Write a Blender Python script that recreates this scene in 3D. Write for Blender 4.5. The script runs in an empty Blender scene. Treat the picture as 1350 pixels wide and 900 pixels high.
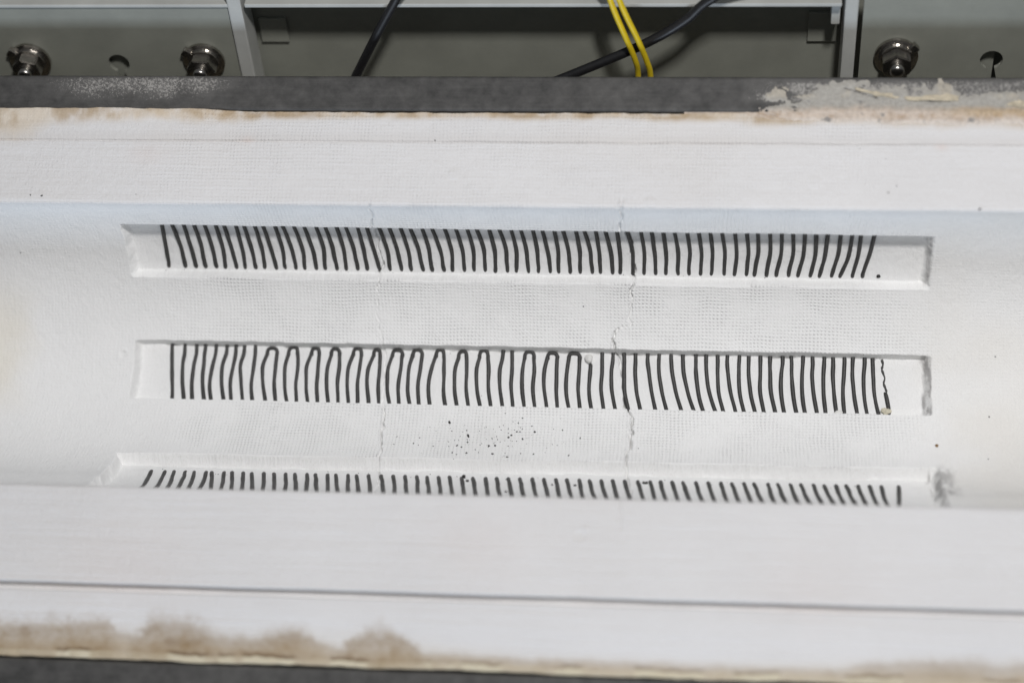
import bpy, bmesh, math, json
import numpy as np
from mathutils import Matrix, Vector

# ------------------------------------------------------------------ camera, world, lamps, exposure
scene = bpy.context.scene
cam_data = bpy.data.cameras.new('camera')
cam = bpy.data.objects.new('camera', cam_data)
scene.collection.objects.link(cam)
scene.camera = cam
CAM_AXES = ((0.99452367, -0.01637213, 0.10322122),
            (0.04332496, 0.96337704, -0.26462734),
            (-0.09510844, 0.26765021, 0.95881059))
CAM_POS = Vector((0.10031267, -0.24817177, 0.90179341))
cam.matrix_world = Matrix.Translation(CAM_POS) @ Matrix(CAM_AXES).to_4x4()
cam_data.sensor_width = 36.0
cam_data.lens = 67.4217
cam_data.clip_start = 0.02
cam_data.clip_end = 50.0
cam_data.dof.use_dof = True
cam_data.dof.focus_distance = 0.998
cam_data.dof.aperture_fstop = 2.1
cam_data.dof.aperture_blades = 7

world = bpy.data.worlds.new('World')
scene.world = world
world.use_nodes = True
bg = world.node_tree.nodes['Background']
bg.inputs[0].default_value = (0.88, 0.92, 1.0, 1)
bg.inputs[1].default_value = 0.13

def area_lamp(name, loc, target, size, size_y, power, colour):
    l = bpy.data.lights.new(name, 'AREA')
    l.shape = 'RECTANGLE'; l.size = size; l.size_y = size_y
    l.energy = power; l.color = colour
    o = bpy.data.objects.new(name, l)
    scene.collection.objects.link(o)
    o.location = loc
    o.rotation_euler = (Vector(target) - Vector(loc)).to_track_quat('-Z', 'Y').to_euler()
    return o

area_lamp('overhead_lamp', (0.26, 0.10, 1.30), (0, 0, 0), 0.13, 0.09, 13.2, (1.0, 0.982, 0.978))
area_lamp('window_lamp', (-0.5, -3.4, 0.58), (0, 0, 0), 1.8, 0.8, 54.0, (0.74, 0.85, 1.0))

scene.view_settings.view_transform = 'Standard'
scene.view_settings.look = 'None'
scene.view_settings.exposure = 0.06
scene.view_settings.gamma = 1.0
scene.render.engine = 'CYCLES'
scene.cycles.max_bounces = 10
scene.cycles.diffuse_bounces = 8

# ------------------------------------------------------------------ helpers
rng = np.random.default_rng(7)
_tab = np.random.default_rng(11).random((256, 256))

def vnoise(x, y, scale, seed=0):
    x = np.asarray(x, float) / scale + seed * 17.31
    y = np.asarray(y, float) / scale + seed * 7.77
    xi = np.floor(x).astype(int); yi = np.floor(y).astype(int)
    fx = x - xi; fy = y - yi
    fx = fx * fx * (3 - 2 * fx); fy = fy * fy * (3 - 2 * fy)
    g = lambda a, b: _tab[a & 255, b & 255]
    a = g(xi, yi) * (1 - fx) + g(xi + 1, yi) * fx
    b = g(xi, yi + 1) * (1 - fx) + g(xi + 1, yi + 1) * fx
    return (a * (1 - fy) + b * fy) * 2 - 1

def fbm(x, y, scale, seed=0, octaves=4, gain=0.55):
    r = 0; amp = 1; tot = 0
    for k in range(octaves):
        r = r + amp * vnoise(x, y, scale / 2 ** k, seed + k * 3)
        tot += amp; amp *= gain
    return r / tot

def sstep(a, b, x):
    t = np.clip((np.asarray(x, float) - a) / (b - a), 0, 1)
    return t * t * (3 - 2 * t)

def tag(o, label=None, cat=None, group=None, kind=None):
    if label: o['label'] = label
    if cat: o['category'] = cat
    if group: o['group'] = group
    if kind: o['kind'] = kind
    return o

def link(name, me, mat, parent=None, smooth=True):
    if mat: me.materials.append(mat)
    if smooth:
        me.polygons.foreach_set('use_smooth', [True] * len(me.polygons))
    o = bpy.data.objects.new(name, me)
    scene.collection.objects.link(o)
    if parent: o.parent = parent
    return o

def empty(name, loc=(0, 0, 0), rot=(0, 0, 0)):
    o = bpy.data.objects.new(name, None)
    scene.collection.objects.link(o)
    o.location = loc; o.rotation_euler = rot
    o.empty_display_size = 0.01
    return o

def grid_mesh(name, P, uv=None, attrs=None, caps=False):
    """P: (rows, cols, 3) vertex grid -> one quad sheet."""
    n, m = P.shape[:2]
    me = bpy.data.meshes.new(name)
    me.vertices.add(n * m)
    me.vertices.foreach_set('co', P.reshape(-1).astype(np.float32))
    idx = np.arange(n * m).reshape(n, m)
    q = np.stack([idx[:-1, :-1], idx[:-1, 1:], idx[1:, 1:], idx[1:, :-1]], -1).reshape(-1, 4)
    loops = q.reshape(-1)
    starts = np.arange(len(q)) * 4; tot = np.full(len(q), 4)
    if caps:
        c0 = idx[::-1, 0]; c1 = idx[:, -1]
        starts = np.concatenate([starts, [len(loops), len(loops) + n]])
        tot = np.concatenate([tot, [n, n]])
        loops = np.concatenate([loops, c0[::-1], c1[::-1]])
    me.loops.add(len(loops)); me.polygons.add(len(starts))
    me.loops.foreach_set('vertex_index', loops.astype(np.int32))
    me.polygons.foreach_set('loop_start', starts.astype(np.int32))
    me.update(calc_edges=True)
    if uv is not None:
        l = me.uv_layers.new(name='UVMap')
        l.data.foreach_set('uv', uv.reshape(-1, 2)[loops].reshape(-1).astype(np.float32))
    for k, a in (attrs or {}).items():
        if a.ndim == 3:
            at = me.attributes.new(k, 'FLOAT_COLOR', 'POINT')
            c = np.concatenate([a.reshape(-1, 3), np.ones((n * m, 1))], 1)
            at.data.foreach_set('color', c.reshape(-1).astype(np.float32))
        else:
            at = me.attributes.new(k, 'FLOAT', 'POINT')
            at.data.foreach_set('value', a.reshape(-1).astype(np.float32))
    return me

def tube_mesh(name, pts, rad, sides=10, caps=True):
    pts = np.asarray(pts, float); n = len(pts)
    rad = np.broadcast_to(np.asarray(rad, float), (n,))
    t = np.gradient(pts, axis=0); t /= np.linalg.norm(t, axis=1)[:, None]
    ref = np.array([1.0, 0, 0]) if abs(t[n // 2][0]) < 0.8 else np.array([0, 1.0, 0])
    P = np.zeros((n, sides, 3))
    u = ref - (ref @ t[0]) * t[0]; u /= np.linalg.norm(u)
    for i in range(n):
        u = u - (u @ t[i]) * t[i]; u /= np.linalg.norm(u)
        v = np.cross(t[i], u)
        a = np.arange(sides) * 2 * math.pi / sides
        P[i] = pts[i] + rad[i] * (np.cos(a)[:, None] * u + np.sin(a)[:, None] * v)
    V = P.reshape(-1, 3).tolist(); F = []
    for i in range(n - 1):
        for j in range(sides):
            k = (j + 1) % sides
            F.append((i * sides + j, i * sides + k, (i + 1) * sides + k, (i + 1) * sides + j))
    if caps:
        F.append(tuple(range(sides))[::-1]); F.append(tuple((n - 1) * sides + j for j in range(sides)))
    me = bpy.data.meshes.new(name); me.from_pydata(V, [], F); me.update()
    return me

def catmull(pts, n):
    pts = np.asarray(pts, float)
    p = np.vstack([2 * pts[0] - pts[1], pts, 2 * pts[-1] - pts[-2]])
    out = []
    m = len(pts) - 1
    for i in range(n):
        s = i / (n - 1) * m; k = min(int(s), m - 1); t = s - k
        a, b, c, e = p[k], p[k + 1], p[k + 2], p[k + 3]
        out.append(0.5 * (2 * b + (c - a) * t + (2 * a - 5 * b + 4 * c - e) * t * t + (3 * b - a - 3 * c + e) * t ** 3))
    return np.array(out)

def box_bm(bm, lo, hi, bevel=0.0):
    r = bmesh.ops.create_cube(bm, size=1.0)
    for v in r['verts']:
        v.co = Vector([lo[i] + (v.co[i] + 0.5) * (hi[i] - lo[i]) for i in range(3)])
    if bevel:
        es = list({e for v in r['verts'] for e in v.link_edges})
        bmesh.ops.bevel(bm, geom=es, offset=bevel, segments=2, affect='EDGES', profile=0.6)

def box(name, lo, hi, mat, parent=None, bevel=0.0):
    bm = bmesh.new(); box_bm(bm, lo, hi, bevel)
    me = bpy.data.meshes.new(name); bm.to_mesh(me); bm.free()
    return link(name, me, mat, parent, smooth=False)

# ------------------------------------------------------------------ materials
def new_mat(name):
    m = bpy.data.materials.new(name); m.use_nodes = True
    nt = m.node_tree
    return m, nt, nt.nodes['Principled BSDF']

class NT:
    def __init__(s, nt): s.nt = nt
    def n(s, t, **kw):
        nd = s.nt.nodes.new(t)
        for k, v in kw.items(): setattr(nd, k, v)
        return nd
    def set(s, sock, v):
        if hasattr(v, 'is_output') or isinstance(v, bpy.types.NodeSocket): s.nt.links.new(v, sock)
        else: sock.default_value = v
    def math(s, op, a, b=0.0, c=0.0):
        nd = s.n('ShaderNodeMath', operation=op)
        s.set(nd.inputs[0], a); s.set(nd.inputs[1], b); s.set(nd.inputs[2], c)
        return nd.outputs[0]
    def noise(s, vec, scale, detail=4, rough=0.55):
        nd = s.n('ShaderNodeTexNoise'); s.set(nd.inputs['Vector'], vec)
        nd.inputs['Scale'].default_value = scale; nd.inputs['Detail'].default_value = detail
        nd.inputs['Roughness'].default_value = rough
        return nd
    def mapping(s, vec, scale=(1, 1, 1), rot=(0, 0, 0)):
        nd = s.n('ShaderNodeMapping'); s.set(nd.inputs[0], vec)
        nd.inputs['Scale'].default_value = scale; nd.inputs['Rotation'].default_value = rot
        return nd.outputs[0]
    def ramp(s, f, stops):
        nd = s.n('ShaderNodeValToRGB'); s.set(nd.inputs[0], f)
        cr = nd.color_ramp
        while len(cr.elements) < len(stops): cr.elements.new(0.5)
        for e, (p, c) in zip(cr.elements, stops):
            e.position = p; e.color = (*c, 1) if len(c) == 3 else c
        return nd.outputs[0]
    def mix(s, f, a, b, blend='MIX'):
        nd = s.n('ShaderNodeMix', data_type='RGBA', blend_type=blend)
        s.set(nd.inputs[0], f); s.set(nd.inputs[6], a); s.set(nd.inputs[7], b)
        return nd.outputs[2]
    def attr(s, name):
        nd = s.n('ShaderNodeAttribute', attribute_name=name); return nd
    def bump(s, h, dist, strength=1.0, normal=None):
        nd = s.n('ShaderNodeBump'); s.set(nd.inputs['Height'], h)
        nd.inputs['Distance'].default_value = dist; nd.inputs['Strength'].default_value = strength
        if normal is not None: s.set(nd.inputs['Normal'], normal)
        return nd.outputs[0]

def lining_material():
    m, nt, b = new_mat('ceramic_fibre')
    g = NT(nt)
    uv = g.n('ShaderNodeUVMap', uv_map='UVMap').outputs[0]
    tint = g.attr('tint').outputs['Color']
    weave = g.attr('weave').outputs['Fac']
    streak = g.attr('streak').outputs['Fac']
    # warped coordinates (uv in metres)
    wn = g.noise(uv, 35.0, 2)
    wv = g.n('ShaderNodeVectorMath', operation='MULTIPLY_ADD')
    g.set(wv.inputs[0], wn.outputs['Color']); wv.inputs[1].default_value = (0.0035, 0.0035, 0); g.set(wv.inputs[2], uv)
    sep = g.n('ShaderNodeSeparateXYZ'); g.set(sep.inputs[0], wv.outputs[0])
    cu = g.math('COSINE', g.math('MULTIPLY', sep.outputs[0], 2 * math.pi / 0.00192))
    cv = g.math('COSINE', g.math('MULTIPLY', sep.outputs[1], 2 * math.pi / 0.00185))
    pu = g.math('POWER', g.math('MULTIPLY_ADD', cu, 0.5, 0.5), 2.0)
    pv = g.math('POWER', g.math('MULTIPLY_ADD', cv, 0.5, 0.5), 2.0)
    dots = g.math('MULTIPLY', pu, pv)
    patch = g.noise(uv, 34.0, 5, 0.7).outputs['Fac']
    patch = g.ramp(patch, [(0.36, (0.2,) * 3), (0.60, (1.1,) * 3)])
    dots = g.math('MULTIPLY', g.math('MULTIPLY', dots, weave), patch)
    fine = g.noise(uv, 900.0, 5, 0.6).outputs['Fac']
    mid = g.noise(uv, 170.0, 4, 0.6).outputs['Fac']
    st = g.noise(g.mapping(uv, (18.0, 620.0, 1.0)), 1.0, 4, 0.6).outputs['Fac']
    st = g.math('MULTIPLY', st, streak)
    st2 = g.noise(g.mapping(uv, (7.0, 210.0, 1.0)), 1.0, 4, 0.6).outputs['Fac']
    st = g.math('MULTIPLY_ADD', g.math('MULTIPLY', st2, streak), 1.6, st)
    pit = g.n('ShaderNodeTexVoronoi'); g.set(pit.inputs['Vector'], uv); pit.inputs['Scale'].default_value = 160.0
    pitv = g.ramp(pit.outputs['Distance'], [(0.0, (0,) * 3), (0.10, (1,) * 3)])
    h = g.math('MULTIPLY_ADD', dots, -1.55, g.math('MULTIPLY_ADD', fine, 0.7, g.math('MULTIPLY', mid, 1.25)))
    gr = g.noise(g.mapping(uv, (520.0, 260.0, 1.0), (0, 0, 0.6)), 1.0, 4, 0.65).outputs['Fac']
    h = g.math('MULTIPLY_ADD', g.math('MULTIPLY', gr, g.math('SUBTRACT', 1.05, weave)), 1.7, h)
    h = g.math('MULTIPLY_ADD', st, 0.85, h)
    h = g.math('MULTIPLY_ADD', pitv, 0.10, h)
    n = g.bump(h, 0.00034, 0.9)
    cl = g.noise(uv, 14.0, 4, 0.6).outputs['Fac']
    cv2 = g.ramp(cl, [(0.3, (0.955, 0.955, 0.955)), (0.7, (1, 1, 1))])
    sp = g.noise(uv, 2600.0, 2, 0.5).outputs['Fac']
    spc = g.ramp(sp, [(0.34, (0.90, 0.89, 0.88)), (0.44, (1, 1, 1))])
    col = g.mix(1.0, tint, cv2, 'MULTIPLY')
    col = g.mix(1.0, col, spc, 'MULTIPLY')
    g.set(b.inputs['Base Color'], col)
    g.set(b.inputs['Normal'], n)
    b.inputs['Roughness'].default_value = 0.92
    b.inputs['Specular IOR Level'].default_value = 0.2
    return m

def wire_material():
    m, nt, b = new_mat('oxidised_wire')
    g = NT(nt)
    tc = g.n('ShaderNodeTexCoord').outputs['Object']
    f = g.noise(tc, 1300.0, 4, 0.65).outputs['Fac']
    g.set(b.inputs['Base Color'], g.ramp(f, [(0.3, (0.020, 0.020, 0.020)), (0.6, (0.044, 0.043, 0.041)), (0.78, (0.15, 0.145, 0.135))]))
    g.set(b.inputs['Normal'], g.bump(f, 0.0003, 0.6))
    b.inputs['Roughness'].default_value = 0.48
    b.inputs['Metallic'].default_value = 0.0
    b.inputs['Specular IOR Level'].default_value = 0.5
    return m

def rail_material(name):
    m, nt, b = new_mat(name)
    g = NT(nt)
    tc = g.n('ShaderNodeTexCoord').outputs['Object']
    dust = g.attr('dust').outputs['Fac']
    a = g.noise(tc, 110.0, 7, 0.72).outputs['Fac']
    base = g.ramp(a, [(0.34, (0.020, 0.020, 0.019)), (0.52, (0.046, 0.045, 0.043)), (0.75, (0.078, 0.076, 0.073))])
    sc = g.noise(g.mapping(tc, (25, 520, 60)), 1.0, 5, 0.7).outputs['Fac']
    base = g.mix(g.ramp(sc, [(0.5, (0,) * 3), (0.8, (0.16,) * 3)]), base, (0.17, 0.165, 0.155, 1))
    sp = g.noise(tc, 1300.0, 6, 0.8).outputs['Fac']
    sp2 = g.noise(g.mapping(tc, (1, 1, 1), (0, 0, 0.6)), 700.0, 6, 0.85).outputs['Fac']
    base = g.mix(g.math('MINIMUM', g.math('MULTIPLY', dust, 0.22), 0.3), base, (0.30, 0.29, 0.275, 1))
    # speckle cover grows with the dust attribute
    d = g.math('ADD', g.math('MULTIPLY', sp, 0.5), g.math('MULTIPLY', sp2, 0.5))
    lim = g.math('SUBTRACT', 0.70, g.math('MULTIPLY', dust, 0.20))
    msk = g.math('MULTIPLY', g.math('SUBTRACT', d, lim), 16.0)
    msk = g.n('ShaderNodeClamp').outputs[0] if False else g.math('MINIMUM', g.math('MAXIMUM', msk, 0.0), 0.8)
    col = g.mix(msk, base, (0.40, 0.385, 0.36, 1))
    g.set(b.inputs['Base Color'], col)
    g.set(b.inputs['Normal'], g.bump(g.math('ADD', sp, g.math('MULTIPLY', msk, 0.6)), 0.00025, 0.5))
    b.inputs['Roughness'].default_value = 0.6
    b.inputs['Metallic'].default_value = 0.13
    return m

def paint_material(name, col, rough=0.5):
    m, nt, b = new_mat(name)
    g = NT(nt)
    tc = g.n('ShaderNodeTexCoord').outputs['Object']
    a = g.noise(tc, 30.0, 5, 0.6).outputs['Fac']
    lo = tuple(c * 0.86 for c in col); hi = tuple(min(1, c * 1.08) for c in col)
    c1 = g.ramp(a, [(0.3, lo), (0.7, hi)])
    s = g.noise(tc, 260.0, 4, 0.7).outputs['Fac']
    c1 = g.mix(g.ramp(s, [(0.62, (0,) * 3), (0.8, (0.35,) * 3)]), c1, tuple(c * 0.6 for c in col) + (1,))
    g.set(b.inputs['Base Color'], c1)
    g.set(b.inputs['Normal'], g.bump(g.noise(tc, 700.0, 3).outputs['Fac'], 0.0001, 0.35))
    b.inputs['Roughness'].default_value = rough
    return m

def simple_material(name, col, rough=0.5, metal=0.0, var=0.15, scale=300.0, bump=0.0001):
    m, nt, b = new_mat(name)
    g = NT(nt)
    tc = g.n('ShaderNodeTexCoord').outputs['Object']
    a = g.noise(tc, scale, 4, 0.65).outputs['Fac']
    g.set(b.inputs['Base Color'], g.ramp(a, [(0.3, tuple(c * (1 - var) for c in col)), (0.7, tuple(min(1, c * (1 + var)) for c in col))]))
    g.set(b.inputs['Normal'], g.bump(a, bump, 0.5))
    b.inputs['Roughness'].default_value = rough
    b.inputs['Metallic'].default_value = metal
    return m

def tinted_material(name, rough=0.9):
    m, nt, b = new_mat(name)
    g = NT(nt)
    tc = g.n('ShaderNodeTexCoord').outputs['Object']
    t = g.attr('tint').outputs['Color']
    s = g.noise(tc, 420.0, 5, 0.7).outputs['Fac']
    t = g.mix(1.0, t, g.ramp(s, [(0.3, (0.72, 0.71, 0.70)), (0.6, (1, 1, 1))]), 'MULTIPLY')
    g.set(b.inputs['Base Color'], t)
    g.set(b.inputs['Normal'], g.bump(s, 0.0005, 0.7))
    b.inputs['Roughness'].default_value = rough
    return m

M_LINING = lining_material()
M_WIRE = wire_material()
M_RAIL = rail_material('dusty_steel')
M_PAINT = paint_material('grey_green_paint', (0.228, 0.233, 0.198), 0.42)
M_EDGE = paint_material('lit_edge_paint', (0.42, 0.425, 0.40), 0.4)  # paler housing paint: light on the folds put into the colour
M_STEEL = simple_material('plated_steel', (0.43, 0.41, 0.38), 0.27, 1.0, 0.2, 500.0)
M_BLACK = simple_material('black_sheath', (0.012, 0.012, 0.013), 0.45, 0.0, 0.2)
M_YELLOW = simple_material('yellow_sheath', (0.62, 0.46, 0.015), 0.4, 0.0, 0.08)
M_GRIT = simple_material('black_scale', (0.02, 0.019, 0.018), 0.7, 0.0, 0.3, 900.0)
M_BROWN = simple_material('brown_crumb', (0.20, 0.11, 0.03), 0.8, 0.0, 0.3, 900.0)
M_WHITE = simple_material('fibre_white', (0.76, 0.755, 0.73), 0.95, 0.0, 0.1, 900.0, 0.0006)
M_CREAM = simple_material('cream_crumb', (0.62, 0.58, 0.46), 0.95, 0.0, 0.15, 900.0, 0.0006)
M_FLAKE = simple_material('cream_flake', (0.50, 0.44, 0.33), 0.85, 0.0, 0.3, 250.0, 0.0004)
M_CEMENT = tinted_material('dried_cement')

# ------------------------------------------------------------------ the lining: shape
MM = 0.001
R = 0.0705            # trough radius
DEP = 0.00645         # slot depth
FRONT_Y = -0.0758     # where the trough meets the flat on the near side
HALF = R * math.pi / 2
BACK_EDGE, FRONT_EDGE = 0.1214, -0.1592
S_MAX = HALF + BACK_EDGE - R
S_MIN = -HALF + (FRONT_EDGE - FRONT_Y)

# slot: x ends, and angle of its two long edges (deg) at the two ends
SLOTS = [dict(x=(-0.2070, 0.2108), hi=(71.2, 68.9), lo=(42.9, 41.8), lo_soft=0.0009),
         dict(x=(-0.2072, 0.2130), hi=(14.1, 13.0), lo=(-12.1, -12.85), draft=0.0019),
         dict(x=(-0.2052, 0.2144), hi=(-44.3, -42.2), lo=(-87.0, -87.0), hi_soft=0.0012)]

def profile_raw(s):
    """s (m) along the cross-section -> y, z of the smooth surface."""
    s = np.asarray(s, float)
    phi = np.clip(s / R, -math.pi / 2, math.pi / 2)
    rr = R + (-FRONT_Y - R) * sstep(math.radians(66), math.radians(90), -phi)
    y = rr * np.sin(phi); z = -rr * np.cos(phi)
    b = s > HALF
    y = np.where(b, R + (s - HALF), y); z = np.where(b, 0.0, z)
    f = s < -HALF
    y = np.where(f, FRONT_Y + (s + HALF), y); z = np.where(f, 0.0, z)
    z = np.where(b, -0.0011 * sstep(0.1046, 0.1054, y), z)
    z = np.where(f, -0.0008 * np.clip((-y - 0.1250) / 0.0009, 0, 1) - 0.0035 * sstep(0.1300, 0.1590, -y), z)
    # creases where the inner tray meets the outer board
    z = z - 0.0015 * np.exp(-((y - 0.1052) / 0.00042) ** 2) * b - 0.0070 * np.exp(-((y + 0.1256) / 0.00145) ** 6) * f
    return y, z

_sd = np.arange(S_MIN - 0.004, S_MAX + 0.004, 0.0001)
_yd, _zd = profile_raw(_sd)
def _smooth(a, sig):
    k = np.exp(-0.5 * (np.arange(-40, 41) / sig) ** 2); k /= k.sum()
    return np.convolve(np.pad(a, 40, mode='reflect', reflect_type='odd'), k, 'valid')
_w = np.exp(-((np.abs(_sd) - HALF) / 0.004) ** 2)
_yd, _zd = _yd + (_smooth(_yd, 13) - _yd) * _w, _zd + (_smooth(_zd, 13) - _zd) * _w
_yd, _zd = _smooth(_yd, 2.0), _smooth(_zd, 2.0)
_ty, _tz = np.gradient(_yd), np.gradient(_zd)
_tl = np.hypot(_ty, _tz); _ny, _nz = -_tz / _tl, _ty / _tl      # towards the open side

def profile(s):
    y = np.interp(s, _sd, _yd); z = np.interp(s, _sd, _zd)
    ny = np.interp(s, _sd, _ny); nz = np.interp(s, _sd, _nz)
    return y, z, ny, nz

def slot_mask(x, s):
    """1 on the slot floor, 0 outside, with ragged, slightly sloping walls."""
    best = np.full(np.broadcast(x, s).shape, 1.0)
    mk = np.zeros(best.shape)
    for k, sl in enumerate(SLOTS):
        t = (x - sl['x'][0]) / (sl['x'][1] - sl['x'][0])
        hi = np.radians(sl['hi'][0] + t * (sl['hi'][1] - sl['hi'][0])) * R
        lo = np.radians(sl['lo'][0] + t * (sl['lo'][1] - sl['lo'][0])) * R
        cx, hx = 0.5 * sum(sl['x']), 0.5 * (sl['x'][1] - sl['x'][0])
        rad = 0.0022
        rag = 0.00042 * fbm(x, s, 0.005, 31 + k, 4, 0.65) + 0.0004 * fbm(x, s, 0.04, 37 + k, 2)
        endrag = 0.0011 * fbm(x, s, 0.007, 51 + k) * sstep(0.19, 0.205, np.abs(x))
        qx = np.abs(x - cx) - hx + rad
        qs = np.maximum(s - hi, lo - s) + rad
        d = np.hypot(np.maximum(qx, 0), np.maximum(qs, 0)) + np.minimum(np.maximum(qx, qs), 0) - rad
        d = d + rag + endrag
        ml = sstep(sl.get('hi_soft', 0.0003), -sl.get('draft', 0.00085), s - hi + rag) * sstep(sl.get('lo_soft', 0.0003), -0.0010, lo - s + rag)
        er = 0.0009 * fbm(x, s, 0.006, 51 + k, 5, 0.65)
        me_ = sstep(-0.0014, 0.0017, x - sl['x'][0] + er) * sstep(-0.0009, 0.0040, sl['x'][1] - x + 1.5 * er)
        mk = np.maximum(mk, ml * me_)
        best = np.minimum(best, d)
    return mk, best

def slot_crease(x, s):
    """broken joint between the upper wall and the floor of the lower two slots."""
    out = 0.0
    for k, off in ((1, 0.0021), (2, 0.00125)):
        sl = SLOTS[k]
        t = (x - sl['x'][0]) / (sl['x'][1] - sl['x'][0])
        hi = np.radians(sl['hi'][0] + t * (sl['hi'][1] - sl['hi'][0])) * R
        d = s - hi + off + 0.00045 * fbm(x, x * 0 + k, 0.006, 41 + k, 4, 0.65)
        on = sstep(-0.35, 0.15, fbm(x, x * 0, 0.02, 45 + k, 4, 0.6)) * sstep(-0.196, -0.188, x) * sstep(0.204, 0.196, x)
        out = out + (0.0026 if k == 1 else 0.0020) * on * np.exp(-(d / 0.00036) ** 2)
    return out

CRACKS = [  # (x, s) in mm, depth mm along the way
    dict(w=0.36, p=[(-71.5,116),(-72.3,109.6),(-73.4,92.6),(-74.6,70.4),(-72.6,57.5),(-75.4,51.7),(-75.8,30.6),(-73.3,16.5),(-72.8,-1.8),(-71.0,-19.2),(-69.8,-22.8),(-69.4,-38.9),(-67.4,-44.6),(-68.3,-54.2),(-66.3,-70.9),(-65.5,-100)],
         a=[(116,0),(110,.4),(92,.6),(72,.6),(57,1.2),(51,.7),(45,.2),(20,.15),(16,.5),(0,.5),(-18,.6),(-22,1.3),(-38,1.5),(-52,1.4),(-58,.8),(-75,.4),(-100,0)]),
    dict(w=0.50, p=[(56.2,117),(55.2,111.5),(53.7,89.5),(57.9,72.4),(59.7,57.2),(60.0,52.7),(58.1,49.2),(58.5,36.7),(57.7,29.5),(52.0,27.5),(48.3,21.7),(50.8,15.8),(54.3,0.6),(57.6,-16.7),(60.2,-22.0),(60.1,-40.4),(58.5,-46.2),(59.9,-61.1),(63.4,-79.5),(59,-112),(58.4,-116.5),(58.9,-126)],
         a=[(117,0),(112,.5),(90,.8),(72,.6),(57,1.2),(50,1.3),(42,.45),(30,.35),(27,.7),(16,1.4),(2,.6),(-16,1.3),(-22,1.9),(-40,1.5),(-50,1.3),(-62,1.1),(-85,.8),(-112,.3),(-124,.15),(-127,0)]),
]
def crack_dx(c, x, s):
    p = np.array(c['p'])[::-1] * MM; a = np.array(c['a'])[::-1] * MM
    xc = np.interp(s, p[:, 1], p[:, 0]) + 0.0009 * vnoise(s, s * 0, 0.0035, 5) + 0.0004 * vnoise(s, s * 0, 0.0012, 9)
    return x - xc, np.interp(s, a[:, 0], a[:, 1])

DENTS = [(-127.2,-20.5,2.6,.35),(-126.0,-33.6,3.2,.4),(55.1,112.3,2.4,.5),(69.0,113.7,3.0,.4),(20.9,-24.4,2.0,.4),(34.0,18.3,2.0,-.5),
         (40.0,-129.0,3.0,-.5),(42.4,-126.0,2.0,.4),(-214.4,9.3,2.2,-.8),(-213.2,11.5,1.3,.4),(-190,-61,2.5,.3),(120,30,2,.25),(-30,128,3,.3),(150,125,3.5,.35),(90,-30,2.0,-.3)]

def relief(x, s):
    """fine height (m) of the cast surface, without the slots."""
    h = 0.00035 * fbm(x, s, 0.055, 1, 3) + 0.00010 * fbm(x, s, 0.009, 4, 3)
    for dx, ds, r, a in DENTS:
        q = np.hypot((x - dx * MM), (s - ds * MM)) / (r * MM)
        h = h + a * MM * 0.6 * (np.exp(-q ** 4) - 0.5 * np.exp(-((q - 1.15) / 0.25) ** 2))
    for c in CRACKS:
        dx, a = crack_dx(c, x, s)
        w = c['w'] * MM * (0.85 + 0.5 * vnoise(s, s * 0, 0.006, 15))
        h = h - 3.4 * a * np.exp(-(dx / w) ** 2) + 0.3 * a * np.exp(-((dx + 2.4 * w) / (1.6 * w)) ** 2)
    return h

def lining_point(x, s, lift=0.0):
    x = np.asarray(x, float); s = np.asarray(s, float)
    y, z, ny, nz = profile(s)
    m, _ = slot_mask(x, s)
    h = relief(x, s) - DEP * m - slot_crease(x, s) + m * 0.00022 * fbm(x, s, 0.006, 47, 4) + lift
    return np.stack([np.broadcast_to(x, h.shape), y + ny * h, z + nz * h], -1)

def adaptive(lo, hi, base, spots):
    out = [lo]; p = lo
    while p < hi:
        st = base
        for c, w, f in spots:
            if abs(p - c) < w or (p < c and p + base > c - w): st = min(st, f)
        p += st; out.append(min(p, hi))
    return np.array(out)

edge_s = [math.radians(a) * R for sl in SLOTS for a in (sum(sl['hi']) / 2, sum(sl['lo']) / 2)]
spots_s = [(e, 0.0027, 0.00016) for e in edge_s] + [(HALF, 0.002, 0.0003), (-HALF, 0.002, 0.0003),
           (HALF + 0.1052 - R, 0.0012, 0.00015), (-HALF - (0.126 + FRONT_Y), 0.003, 0.0003),
           (S_MAX, 0.003, 0.0003), (S_MIN, 0.004, 0.0004)]
S = adaptive(S_MIN, S_MAX, 0.00062, spots_s)
spots_x = [(-0.2065, 0.003, 0.00022), (0.2112, 0.0055, 0.00025), (-0.0715, 0.0062, 0.0003), (0.0565, 0.0085, 0.0003)]
X = np.concatenate([np.arange(-0.36, -0.285, 0.01), adaptive(-0.285, 0.268, 0.00075, spots_x), np.arange(0.278, 0.361, 0.01)])

def edge_stain_front(x):
    xs = [-300,-237,-190,-184,-172,-166,-150,-138,-130,-114,-104,-90,-84,-70,-64,-52,-38,-32,100,160,190,300]
    ts = [13,13,12.5,9,9,13,14,12,9.5,9.5,12,11,8,7,12,14,8.5,5.5,4.5,5,8,9]
    return np.interp(x * 1000, xs, ts) * MM
def edge_strength_front(x):
    xs = [-300,-190,-178,-166,-138,-128,-110,-88,-78,-66,-40,-30,150,200,300]
    ts = [.95,.95,.68,1,1,.75,.95,.9,.6,.95,1,.5,.35,.6,.6]
    return np.interp(x * 1000, xs, ts)
def edge_stain_back(x):
    xs = [-300,-262,-248,-225,-170,-145,-130,60,95,130,300]
    ts = [12,12,9,7,6.5,6.5,4.2,4.2,5,7,9]
    return np.interp(x * 1000, xs, ts) * MM

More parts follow.
